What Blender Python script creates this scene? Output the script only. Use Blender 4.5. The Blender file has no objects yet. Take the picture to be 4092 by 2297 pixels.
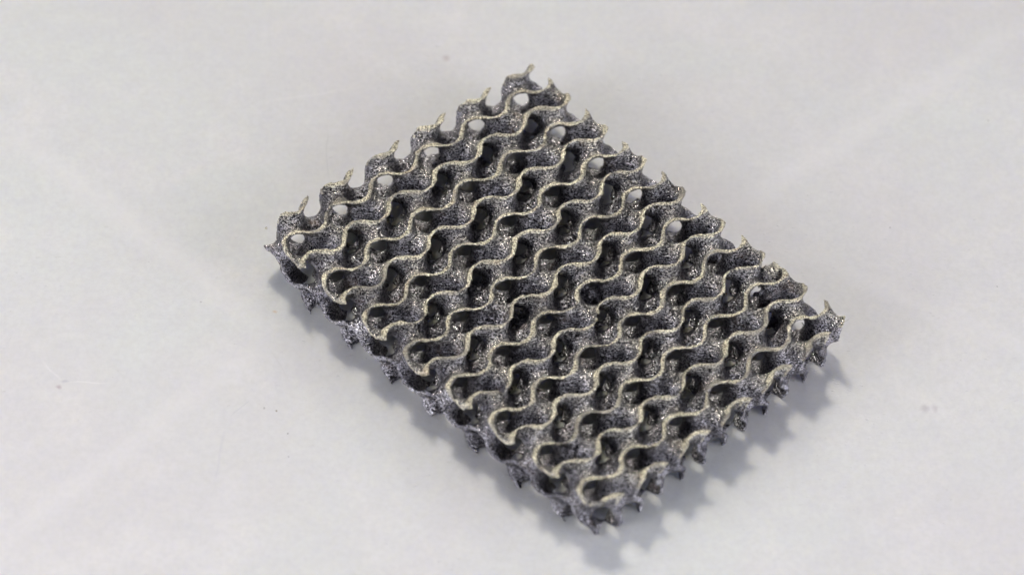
import bpy, math, random
import numpy as np
from mathutils import Matrix, Vector

# ---------------------------------------------------------------- camera, world, lamps, exposure
scene = bpy.context.scene
CELL = 0.006                      # one lattice cell, metres
NX, NY, THICK = 6.0, 8.0, 0.87     # block size in cells
LAT = ((0.74815, 0.66353, -0.10), (0.66353, -0.74815, 0.0), (0.0, 0.0, -1.02))   # lattice vectors along length, width and depth (columns), in cells
CREL = (-3.5362, -43.5313, 49.3758)   # camera from the middle of the top face, in cells

cam_data = bpy.data.cameras.new("camera")
cam = bpy.data.objects.new("camera", cam_data)
scene.collection.objects.link(cam)
cam.location = [(CREL[i] + (THICK * 1.02 if i == 2 else 0.0)) * CELL for i in range(3)]
cam.rotation_euler = (0.72047929, -0.03173502, -0.02784881)
cam_data.sensor_width = 36.0
cam_data.lens = 140.115
cam_data.clip_start = 0.01
cam_data.clip_end = 20.0
cam_data.dof.use_dof = True
cam_data.dof.focus_distance = 0.399
cam_data.dof.aperture_fstop = 25.0
scene.camera = cam

world = bpy.data.worlds.new("World")
scene.world = world
world.use_nodes = True
bg = world.node_tree.nodes["Background"]
bg.inputs["Color"].default_value = (0.74, 0.80, 1.0, 1.0)
bg.inputs["Strength"].default_value = 0.065


def lamp(name, kind, loc, target, energy, color, size):
    d = bpy.data.lights.new(name, kind)
    o = bpy.data.objects.new(name, d)
    scene.collection.objects.link(o)
    o.location = loc
    o.rotation_euler = (Vector(target) - Vector(loc)).to_track_quat('-Z', 'Y').to_euler()
    d.energy = energy
    d.color = color
    if kind == 'AREA':
        d.shape = 'DISK'
        d.size = size
    else:
        d.shadow_soft_size = size / 2
    return o


def cone(o, deg):
    o.data.spot_size = math.radians(deg)
    o.data.spot_blend = 1.0


cone(lamp("desk_lamp", 'SPOT', (-0.07, 0.362, 0.452), (-0.010, -0.020, 0.0), 112.0, (1.0, 0.955, 0.875), 0.30), 9.5)
cone(lamp("back_fill", 'SPOT', (0.05, 0.50, 0.24), (-0.008, -0.020, 0.0), 17.0, (1.0, 0.965, 0.90), 0.24), 10.0)  # unseen light added for contrast and highlights on the rims
lamp("left_fill", 'AREA', (-0.27, -0.12, 0.11), (-0.010, -0.010, 0.0), 0.72, (0.90, 0.90, 1.0), 0.22)  # added fill on the left, lifts the table shadow
lamp("right_fill", 'AREA', (0.28, -0.13, 0.11), (0.0, -0.010, 0.0), 0.78, (0.86, 0.87, 1.0), 0.22)  # unseen fill added on the right to lighten the table shadow

scene.view_settings.view_transform = 'Standard'
scene.view_settings.look = 'None'
scene.view_settings.exposure = 0.14
scene.view_settings.gamma = 1.0


# ---------------------------------------------------------------- node helper
class NT:
    def __init__(self, name):
        self.m = bpy.data.materials.new(name)
        self.m.use_nodes = True
        self.t = self.m.node_tree
        self.b = self.t.nodes["Principled BSDF"]

    def n(self, kind, **kw):
        nd = self.t.nodes.new(kind)
        for k, v in kw.items():
            setattr(nd, k, v)
        return nd

    def l(self, a, b):
        self.t.links.new(a, b)

    def put(self, sock, v):
        if isinstance(v, bpy.types.NodeSocket):
            self.l(v, sock)
        else:
            sock.default_value = v

    def math(self, op, a, b=0.0, c=None, clamp=False):
        nd = self.n("ShaderNodeMath", operation=op, use_clamp=clamp)
        self.put(nd.inputs[0], a)
        self.put(nd.inputs[1], b)
        if c is not None:
            self.put(nd.inputs[2], c)
        return nd.outputs[0]

    def noise(self, vec, scale, detail=2.0, rough=0.5, dist=0.0):
        nd = self.n("ShaderNodeTexNoise")
        self.l(vec, nd.inputs["Vector"])
        nd.inputs["Scale"].default_value = scale
        nd.inputs["Detail"].default_value = detail
        nd.inputs["Roughness"].default_value = rough
        nd.inputs["Distortion"].default_value = dist
        return nd.outputs[0]

    def remap(self, v, a, b, c, d):
        nd = self.n("ShaderNodeMapRange")
        self.put(nd.inputs[0], v)
        for i, x in enumerate((a, b, c, d)):
            nd.inputs[1 + i].default_value = x
        return nd.outputs[0]

    def mix(self, f, a, b):
        nd = self.n("ShaderNodeMix", data_type='RGBA')
        self.put(nd.inputs["Factor"], f)
        self.put(nd.inputs[6], a)
        self.put(nd.inputs[7], b)
        return nd.outputs[2]


# ---------------------------------------------------------------- table top
def table_material():
    k = NT("white_surface")
    tc = k.n("ShaderNodeTexCoord").outputs["Object"]
    big = k.noise(tc, 26.0, 3.0, 0.5, 0.6)
    col = k.mix(k.remap(big, 0.38, 0.62, 0.0, 1.0), (0.765, 0.745, 0.730, 1), (0.775, 0.785, 0.750, 1))
    mid = k.noise(tc, 75.0, 3.0, 0.55, 0.8)
    col = k.mix(k.remap(mid, 0.50, 0.72, 0.0, 0.75), col, (0.83, 0.81, 0.785, 1))
    tiny = k.noise(tc, 420.0, 3.0, 0.6)
    col = k.mix(k.remap(tiny, 0.3, 0.7, 0.30, 0.0), col, (0.66, 0.65, 0.66, 1))
    dustn = k.noise(tc, 1500.0, 2.0, 0.7)
    col = k.mix(k.remap(dustn, 0.30, 0.62, 0.28, 0.0), col, (0.62, 0.61, 0.59, 1))
    sep = k.n("ShaderNodeSeparateXYZ")
    k.l(tc, sep.inputs[0])
    X, Y = sep.outputs[0], sep.outputs[1]
    wob = k.math('MULTIPLY', k.math('SUBTRACT', k.noise(tc, 900.0, 2.0), 0.5), 0.0006)

    def spot(x, y, r, c, amount, ry=None, soft=0.5):
        nonlocal col
        ry = ry or r
        dx = k.math('DIVIDE', k.math('SUBTRACT', k.math('ADD', X, wob), x), r)
        dy = k.math('DIVIDE', k.math('SUBTRACT', k.math('ADD', Y, wob), y), ry)
        d = k.math('SQRT', k.math('ADD', k.math('MULTIPLY', dx, dx), k.math('MULTIPLY', dy, dy)))
        f = k.remap(d, soft, 1.0, amount, 0.0)
        col = k.mix(f, col, c)

    mm = 0.001
    spot(-10.4 * mm, 35.6 * mm, 0.60 * mm, (0.42, 0.32, 0.30, 1), 0.5, soft=0.0)
    spot(-49.1 * mm, -9.6 * mm, 0.45 * mm, (0.42, 0.31, 0.33, 1), 0.6, 0.40 * mm, soft=0.1)
    spot(-48.6 * mm, -8.9 * mm, 0.55 * mm, (0.45, 0.45, 0.50, 1), 0.5, 0.22 * mm, soft=0.1)
    spot(-28.1 * mm, 0.1 * mm, 0.36 * mm, (0.66, 0.45, 0.20, 1), 0.55, 0.24 * mm, soft=0.1)
    spot(36.0 * mm, -12.5 * mm, 0.55 * mm, (0.45, 0.41, 0.41, 1), 0.40, 0.72 * mm, soft=0.3)
    spot(36.95 * mm, -12.6 * mm, 0.40 * mm, (0.48, 0.43, 0.43, 1), 0.38, 0.72 * mm, soft=0.2)
    dark = (0.10, 0.09, 0.08, 1)
    spot(-29.0 * mm, -12.35 * mm, 0.12 * mm, dark, 0.4, 0.17 * mm)
    spot(-27.85 * mm, -12.75 * mm, 0.17 * mm, (0.22, 0.18, 0.10, 1), 0.8, 0.13 * mm)
    spot(-26.65 * mm, -15.56 * mm, 0.10 * mm, dark, 0.7)
    spot(-26.6 * mm, -18.5 * mm, 0.10 * mm, dark, 0.6)
    spot(44.85 * mm, 3.4 * mm, 0.12 * mm, dark, 0.45)
    spot(34.75 * mm, 11.5 * mm, 0.12 * mm, dark, 0.4)
    spot(46.5 * mm, 26.7 * mm, 0.14 * mm, dark, 0.35)
    # a scatter of very fine specks and pale flecks
    vor = k.n("ShaderNodeTexVoronoi")
    k.l(tc, vor.inputs["Vector"])
    vor.inputs["Scale"].default_value = 170.0
    vsep = k.n("ShaderNodeSeparateColor")
    k.l(vor.outputs["Color"], vsep.inputs[0])
    rare = k.remap(vsep.outputs[0], 0.86, 0.88, 0.0, 1.0)
    dot = k.remap(vor.outputs["Distance"], 0.010, 0.026, 1.0, 0.0)
    col = k.mix(k.math('MULTIPLY', k.math('MULTIPLY', rare, dot), 0.5), col, (0.34, 0.31, 0.29, 1))
    # faint scratches and hairs, bent by a slow noise
    slow = k.math('MULTIPLY', k.math('SUBTRACT', k.noise(tc, 120.0, 2.0), 0.5), 0.003)

    def scratch(x0, y0, x1, y1, w, c, amount):
        nonlocal col
        L = math.hypot(x1 - x0, y1 - y0) * mm
        ux, uy = (x1 - x0) * mm / L, (y1 - y0) * mm / L
        px = k.math('SUBTRACT', X, x0 * mm)
        py = k.math('SUBTRACT', Y, y0 * mm)
        t = k.math('ADD', k.math('MULTIPLY', px, ux), k.math('MULTIPLY', py, uy))
        q = k.math('ADD', k.math('SUBTRACT', k.math('MULTIPLY', px, uy), k.math('MULTIPLY', py, ux)), slow)
        a = k.remap(k.math('ABSOLUTE', q), w * mm * 0.2, w * mm, 1.0, 0.0)
        u = k.math('ABSOLUTE', k.math('SUBTRACT', k.math('DIVIDE', t, L), 0.5))
        b = k.remap(u, 0.25, 0.5, 1.0, 0.0)
        col = k.mix(k.math('MULTIPLY', k.math('MULTIPLY', a, b), amount), col, c)

    scratch(-48.4, -9.4, -44.2, -8.9, 0.13, (0.93, 0.91, 0.89, 1), 0.40)
    scratch(-50.6, -6.0, -49.1, -9.0, 0.15, (0.93, 0.90, 0.88, 1), 0.25)
    scratch(-23.1, 26.0, -22.8, 17.5, 0.09, (0.55, 0.55, 0.55, 1), 0.30)
    scratch(-30.5, -11.0, -32.2, -13.6, 0.10, (0.50, 0.50, 0.53, 1), 0.30)
    scratch(-32.6, -14.5, -34.2, -22.0, 0.18, (0.60, 0.59, 0.64, 1), 0.25)
    scratch(-29.5, 29.2, -20.0, 31.3, 0.30, (0.90, 0.88, 0.86, 1), 0.22)
    scratch(-29.0, -4.0, -26.5, -9.5, 0.10, (0.60, 0.58, 0.56, 1), 0.18)
    # broad, very faint pale streaks left by wiping
    scratch(-60.0, 29.0, -24.0, -7.0, 2.2, (0.86, 0.84, 0.82, 1), 0.32)
    scratch(-57.0, -32.0, -26.0, -1.0, 1.8, (0.86, 0.84, 0.82, 1), 0.25)
    scratch(14.0, 10.0, 56.0, 44.0, 2.0, (0.86, 0.84, 0.82, 1), 0.30)
    scratch(22.0, 10.0, 54.0, -9.0, 1.8, (0.86, 0.84, 0.82, 1), 0.25)
    # fine fibrous grain and little raised nibs
    fib = k.n("ShaderNodeMapping")
    k.l(tc, fib.inputs[0])
    fib.inputs["Rotation"].default_value = (0, 0, math.radians(-28))
    fib.inputs["Scale"].default_value = (1.0, 2.6, 1.0)
    fine = k.noise(fib.outputs[0], 1900.0, 3.0, 0.65)
    nib = k.noise(fib.outputs[0], 1100.0, 1.0)
    nibs = k.remap(nib, 0.70, 0.80, 0.0, 1.0)
    h = k.math('ADD', k.math('MULTIPLY', fine, 0.35), nibs)
    h = k.math('ADD', h, k.math('MULTIPLY', k.noise(tc, 160.0, 3.0), 1.6))
    bmp = k.n("ShaderNodeBump")
    bmp.inputs["Strength"].default_value = 0.8
    bmp.inputs["Distance"].default_value = 0.00009
    k.l(h, bmp.inputs["Height"])
    k.l(bmp.outputs[0], k.b.inputs["Normal"])
    k.l(col, k.b.inputs["Base Color"])
    k.b.inputs["Roughness"].default_value = 0.55
    k.b.inputs["Specular IOR Level"].default_value = 0.35
    k.b.inputs["Subsurface Weight"].default_value = 0.75
    k.b.inputs["Subsurface Radius"].default_value = (0.9, 0.95, 1.25)
    k.b.inputs["Subsurface Scale"].default_value = 0.0038
    return k.m


# ---------------------------------------------------------------- metal
def metal(name, rim):
    k = NT(name)
    tc = k.n("ShaderNodeTexCoord").outputs["Object"]
    mp = k.n("ShaderNodeMapping")
    k.l(tc, mp.inputs[0])
    s = 1.0 / CELL
    mp.inputs["Scale"].default_value = (s, s, s)
    v = mp.outputs[0]                       # coordinates in cells
    sep = k.n("ShaderNodeSeparateXYZ")
    k.l(v, sep.inputs[0])
    patch = k.noise(v, 1.3, 3.0, 0.55, 0.4)
    fine = k.noise(v, 34.0, 3.0, 0.8)
    top_z = THICK * 1.02
    rust = k.remap(k.noise(v, 2.2, 4.0, 0.6), 0.60, 0.72, 0.0, 1.0)
    if rim:
        c = k.mix(k.remap(patch, 0.35, 0.65, 0, 1), (0.80, 0.75, 0.58, 1), (1.0, 0.94, 0.74, 1))  # rim cream has the warm reflection from above put into the colour
        c = k.mix(k.remap(fine, 0.45, 0.52, 0.92, 0.0), c, (0.08, 0.065, 0.045, 1))
        c = k.mix(k.math('MULTIPLY', rust, 0.35), c, (0.42, 0.24, 0.10, 1))
    else:
        c = k.mix(k.remap(patch, 0.40, 0.60, 0, 1), (0.46, 0.445, 0.48, 1), (1.0, 0.97, 1.0, 1))
        warm_sheen = k.math('MULTIPLY', k.remap(sep.outputs[2], top_z - 0.20, top_z - 0.02, 0.0, 0.9), k.remap(k.noise(v, 3.0, 2.0), 0.35, 0.6, 0.5, 1.0))
        c = k.mix(warm_sheen, c, (0.92, 0.87, 0.70, 1))  # cream towards the top paints warm reflected light into the wall colour
        c = k.mix(k.remap(fine, 0.485, 0.53, 0.99, 0.0), c, (0.018, 0.017, 0.018, 1))
        c = k.mix(k.remap(k.noise(v, 5.0, 3.0, 0.6), 0.5, 0.68, 0.0, 0.45), c, (0.16, 0.15, 0.16, 1))
        c = k.mix(k.math('MULTIPLY', rust, 0.30), c, (0.30, 0.19, 0.11, 1))
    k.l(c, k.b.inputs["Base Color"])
    k.b.inputs["Metallic"].default_value = 0.9
    k.l(k.remap(fine, 0.35, 0.65, 0.55 if rim else 0.42, 0.30 if rim else 0.23), k.b.inputs["Roughness"])
    # printed layers: fine terraces at constant height, broken up by grain
    wob = k.math('MULTIPLY', k.noise(v, 9.0, 2.0), 0.05)
    ph = k.math('MULTIPLY', k.math('ADD', sep.outputs[2], wob), 2 * math.pi / 0.034)
    lay = k.math('SINE', ph)
    if not rim:
        c = k.mix(k.math('MULTIPLY', k.remap(lay, -0.9, -0.1, 1.0, 0.0), k.remap(k.noise(v, 6.0, 2.0), 0.35, 0.6, 0.15, 0.75)), c, (0.06, 0.055, 0.06, 1))
    else:
        c = k.mix(k.remap(k.noise(v, 1.9, 3.0, 0.6), 0.50, 0.64, 0.0, 0.75), c, (0.26, 0.24, 0.22, 1))
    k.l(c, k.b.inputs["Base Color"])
    grain = k.noise(v, 34.0, 3.0, 0.8)
    lumps = k.noise(v, 9.0, 2.0, 0.6)
    h = k.math('ADD', k.math('MULTIPLY', grain, 1.0), k.math('MULTIPLY', lumps, 0.5))
    if not rim:
        h = k.math('ADD', h, k.math('MULTIPLY', lay, 0.30))
    bmp = k.n("ShaderNodeBump")
    bmp.inputs["Strength"].default_value = 1.0
    bmp.inputs["Distance"].default_value = 0.015 * CELL if not rim else 0.016 * CELL
    k.l(h, bmp.inputs["Height"])
    k.l(bmp.outputs[0], k.b.inputs["Normal"])
    return k.m


# ---------------------------------------------------------------- gyroid sheet as an implicit surface
RES = 40                                     # samples per cell
HALF = 0.027                                 # half sheet thickness in cells
WARP = [[-0.0477, 0.0095], [0.0674, -0.0388], [0.0197, -0.0294], [0.0329, 0.0109], [-0.0562, -0.0869],
        [0.0978, -0.0565], [-0.0803, -0.0171], [0.004, -0.079], [-0.0439, 0.0506], [-0.0431, 0.0432]]
Z0 = 3.192                                 # phase of the cut top face
SW = -1.0
# (u, v, depth, radius) of powder lumps left in the pores
LUMPS = [(5.90, 5.85, 0.30, 0.27), (5.65, 6.05, 0.28, 0.20), (3.45, 3.90, 0.45, 0.17), (2.30, 3.50, 0.50, 0.16),
         (2.15, 2.60, 0.42, 0.14), (4.50, 0.90, 0.50, 0.12), (4.80, 3.95, 0.55, 0.13), (2.75, 2.10, 0.50, 0.15),
         (3.60, 6.10, 0.50, 0.13), (0.75, 0.45, 0.45, 0.15),
         (5.74, 2.78, 0.80, 0.11), (5.70, 3.86, 0.76, 0.12), (5.86, 4.62, 0.80, 0.17), (5.72, 5.80, 0.76, 0.12), (5.84, 1.72, 0.82, 0.07),
         (3.70, -0.25, 0.80, 0.09)]


def value_noise(shape_axes, freq, seed):
    """smooth random lattice of `freq` nodes per cell, sampled on the grid axes"""
    rng = np.random.default_rng(seed)
    xs, ys, zs = shape_axes
    idx = []
    for a in (xs, ys, zs):
        t = (a - a[0]) * freq
        i = np.floor(t).astype(int)
        f = (t - i).astype(np.float32)
        f = f * f * (3 - 2 * f)
        idx.append((i, f))
    dims = [i.max() + 2 for i, f in idx]
    R = rng.random(dims, dtype=np.float32) - 0.5
    for ax, (i, f) in enumerate(idx):
        sh = [1, 1, 1]
        sh[ax] = len(f)
        f = f.reshape(sh)
        R = np.take(R, i, ax) * (1 - f) + np.take(R, i + 1, ax) * f
    return R


def build_field():
    m = 9.0 / RES
    xs = np.arange(-m, NX + m, 1.0 / RES, dtype=np.float32) + 0.5 / RES      # u
    ys = np.arange(-0.5 - m, -0.5 + NY + m, 1.0 / RES, dtype=np.float32) + 0.5 / RES  # v
    zs = np.arange(-THICK - m, m, 1.0 / RES, dtype=np.float32) + 0.35 / RES  # height below the top, negative down
    U, V, Z = np.meshgrid(xs, ys, zs, indexing='ij', sparse=True)
    # the printed block is slightly warped: real place -> ideal lattice place
    wa, wb = (U - 3) / 3, (V - 3.5) / 4
    bas = [np.ones_like(wa) * np.ones_like(wb), wa + 0 * wb, wb + 0 * wa, wa * wa + 0 * wb, wa * wb, wb * wb + 0 * wa,
           wa ** 3 + 0 * wb, wa * wa * wb, wa * wb * wb, wb ** 3 + 0 * wa]
    DU = sum(b * c[0] for b, c in zip(bas, WARP))
    DV = sum(b * c[1] for b, c in zip(bas, WARP))
    U, V = (U - DU).astype(np.float32), (V - DV).astype(np.float32)
    n1 = value_noise((xs, ys, zs), 2.3, 1)
    n2 = value_noise((xs, ys, zs), 14.0, 2)
    n3 = value_noise((xs, ys, zs), 5.0, 3)
    p = 2 * math.pi
    x = -p * U
    y = p * V
    z = Z0 + SW * p * (-Z)
    sx, cx, sy, cy, sz, cz = np.sin(x), np.cos(x), np.sin(y), np.cos(y), np.sin(z), np.cos(z)
    f = sx * cy + sy * cz + sz * cx
    gx = cx * cy - sz * sx
    gy = cy * cz - sx * sy
    gz = cz * cx - sy * sz
    g = np.sqrt(gx * gx + gy * gy + gz * gz + 0.15)
    d = np.abs(f) / g / p - HALF - 0.022 * n1 - 0.030 * n2 - 0.02 * n3
    e = 0.030 * n2 + 0.03 * n3
    bu, bv = np.maximum(-U, U - NX), np.maximum(-0.5 - V, V - (NY - 0.5))
    box = np.maximum(bu, bv)
    for cu, cv, r in ((0.0, NY - 0.5, 0.45), (NX, NY - 0.5, 0.12)):
        qu = r - np.abs(U - cu)
        qv = r - np.abs(V - cv)
        box = np.maximum(box, np.where((qu > 0) & (qv > 0), np.sqrt(qu * qu + qv * qv) - r, -9.0))
    d = d - 0.016 * np.exp(-(box / 0.13) ** 2)               # cut edges sintered a little thicker
    box = box + 1.5 * e + 0.05 * n1 - 0.015
    box = np.maximum(box, np.where((U < 0.45) & (V < 0.25), -Z - 0.42 - 0.5 * (V + 0.5) - 0.4 * U, -1.0))
    top = Z + e * 0.35
    bot = -THICK - Z + e
    # grains that stuck in a few pores
    for lu, lv, lz, lr in LUMPS:
        i0, i1 = np.searchsorted(xs, (lu - 0.9, lu + 0.9))
        j0, j1 = np.searchsorted(ys, (lv - 0.9, lv + 0.9))
        Us, Vs = U[i0:i1, j0:j1], V[i0:i1, j0:j1]
        q = np.sqrt((Us - lu) ** 2 + (Vs - lv) ** 2 + (Z + lz) ** 2) - lr - 0.16 * n3[i0:i1, j0:j1] - 0.12 * n2[i0:i1, j0:j1]
        d[i0:i1, j0:j1] = np.minimum(d[i0:i1, j0:j1], q)
    box = np.maximum(box, bot)
    h = np.clip(0.5 + 0.5 * (box - d) / 0.022, 0, 1)          # blunt the cut tips
    d = d + (box - d) * h + 0.022 * h * (1 - h)
    d = np.maximum(d, top)
    return xs, ys, zs, d.astype(np.float32), U[:, :, 0], V[:, :, 0]


def surface_nets(xs, ys, zs, F):
    ins = F < 0
    nx, ny, nz = F.shape
    c = np.zeros((nx - 1, ny - 1, nz - 1), np.uint8)
    for i in (0, 1):
        for j in (0, 1):
            for k in (0, 1):
                c += ins[i:nx - 1 + i, j:ny - 1 + j, k:nz - 1 + k]
    act = (c > 0) & (c < 8)
    I, J, K = np.nonzero(act)
    ids = -np.ones(act.shape, np.int32)
    ids[I, J, K] = np.arange(len(I))
    acc = np.zeros((len(I), 3), np.float32)
    cnt = np.zeros(len(I), np.float32)
    corners = [(i, j, k) for i in (0, 1) for j in (0, 1) for k in (0, 1)]
    val = {q: F[I + q[0], J + q[1], K + q[2]] for q in corners}
    for a in corners:
        for ax in range(3):
            if a[ax]:
                continue
            b = list(a)
            b[ax] = 1
            b = tuple(b)
            va, vb = val[a], val[b]
            s = (va < 0) != (vb < 0)
            t = np.where(s, va / np.where(s, va - vb, 1), 0)
            for q in range(3):
                acc[:, q] += np.where(s, a[q] + (t if q == ax else 0), 0)
            cnt += s
    acc /= cnt[:, None]
    h = 1.0 / RES
    verts = np.stack([xs[I] + acc[:, 0] * h, ys[J] + acc[:, 1] * h, zs[K] + acc[:, 2] * h], 1)
    quads = []
    for ax in range(3):
        sl0 = [slice(1, -1)] * 3
        sl1 = [slice(1, -1)] * 3
        sl0[ax] = slice(0, -1)
        sl1[ax] = slice(1, None)
        a, b = ins[tuple(sl0)], ins[tuple(sl1)]
        for flip in (0, 1):
            E = (a & ~b) if not flip else (~a & b)
            P = np.stack(np.nonzero(E), 1)
            off = np.ones(3, int)
            off[ax] = 0
            P = P + off
            o1, o2 = [q for q in range(3) if q != ax]
            if ax == 1:
                o1, o2 = o2, o1
            def at(d1, d2):
                Q = P.copy()
                Q[:, o1] -= d1
                Q[:, o2] -= d2
                return ids[Q[:, 0], Q[:, 1], Q[:, 2]]
            q = np.stack([at(1, 1), at(0, 1), at(0, 0), at(1, 0)], 1)
            if flip:
                q = q[:, ::-1]
            quads.append(q)
    quads = np.concatenate(quads)
    quads = quads[(quads >= 0).all(1)]
    return verts, quads


def mesh_object(name, verts, quads, mat, parent, smooth=True):
    used, inv = np.unique(quads.ravel(), return_inverse=True)
    v = verts[used]
    q = inv.reshape(-1, 4).astype(np.int32)
    me = bpy.data.meshes.new(name)
    me.vertices.add(len(v))
    me.vertices.foreach_set("co", v.astype(np.float32).ravel())
    me.loops.add(q.size)
    me.loops.foreach_set("vertex_index", q.ravel())
    me.polygons.add(len(q))
    me.polygons.foreach_set("loop_start", np.arange(0, q.size, 4, dtype=np.int32))
    me.polygons.foreach_set("loop_total", np.full(len(q), 4, np.int32))
    me.polygons.foreach_set("use_smooth", np.full(len(q), smooth))
    me.update(calc_edges=True)
    me.validate()
    me.materials.append(mat)
    o = bpy.data.objects.new(name, me)
    scene.collection.objects.link(o)
    o.parent = parent
    return o


def build_block():
    root = bpy.data.objects.new("lattice_block", None)
    scene.collection.objects.link(root)
    root.empty_display_size = 0.01
    root.location = (0, 0, 0)
    root["label"] = "dark grey metal gyroid lattice block with wavy cream edged walls lying on white surface"
    root["category"] = "metal lattice"
    xs, ys, zs, F, MU, MV = build_field()
    verts, quads = surface_nets(xs, ys, zs, F)
    u, v, w = verts[:, 0], verts[:, 1], verts[:, 2]
    fc = verts[quads].mean(1)
    e1 = verts[quads[:, 2]] - verts[quads[:, 0]]
    e2 = verts[quads[:, 3]] - verts[quads[:, 1]]
    nrm = np.cross(e1, e2)
    nrm /= np.linalg.norm(nrm, axis=1)[:, None] + 1e-12
    # ideal lattice place of every face
    gi = np.clip(((fc[:, 0] - xs[0]) * RES).round().astype(int), 0, len(xs) - 1)
    gj = np.clip(((fc[:, 1] - ys[0]) * RES).round().astype(int), 0, len(ys) - 1)
    mu, mv = MU[gi, gj], MV[gi, gj]
    side = (np.minimum(np.minimum(mu, NX - mu), np.minimum(mv + 0.5, NY - 0.5 - mv)) < 0.05) & (np.abs(nrm[:, 2]) < 0.75)
    top = ((fc[:, 2] > -0.03) & (nrm[:, 2] > 0.55)) | (side & (fc[:, 2] > -0.15) & (np.maximum(np.abs(nrm[:, 0]), np.abs(nrm[:, 1])) > 0.85))
    p = 2 * math.pi
    # which wave of the cut face a rim face belongs to
    k = np.round((p * mv - np.arctan(np.sin(-p * mu))*-1.0) / math.pi).astype(int)
    P = (np.stack([u - NX / 2, v - 3.5, -w], 1) @ np.array(LAT).T + np.array([0, 0, THICK * 1.02])) * CELL
    quads = quads[:, ::-1]                # v is mirrored above
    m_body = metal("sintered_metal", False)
    m_rim = metal("cut_edge_sheen", True)
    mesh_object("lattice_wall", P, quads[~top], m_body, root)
    for kk in np.unique(k[top]):
        sel = top & (k == kk)
        if sel.sum() < 150:
            continue
        mesh_object("wavy_rim", P, quads[sel], m_rim, root)
    small = [kk for kk in np.unique(k[top]) if (top & (k == kk)).sum() < 150]
    print("small rims", small, "quads", len(quads), "rims", len(np.unique(k[top])))
    return root


def build_table():
    me = bpy.data.meshes.new("table_top")
    s, t = 0.6, 0.02
    co = [(x, y, z) for z in (0, -t) for x, y in ((-s, -s), (s, -s), (s, s), (-s, s))]
    fs = [(0, 1, 2, 3), (7, 6, 5, 4), (0, 4, 5, 1), (1, 5, 6, 2), (2, 6, 7, 3), (3, 7, 4, 0)]
    me.from_pydata(co, [], fs)
    me.materials.append(table_material())
    o = bpy.data.objects.new("table_top", me)
    scene.collection.objects.link(o)
    o["kind"] = "structure"
    return o


build_table()
build_block()
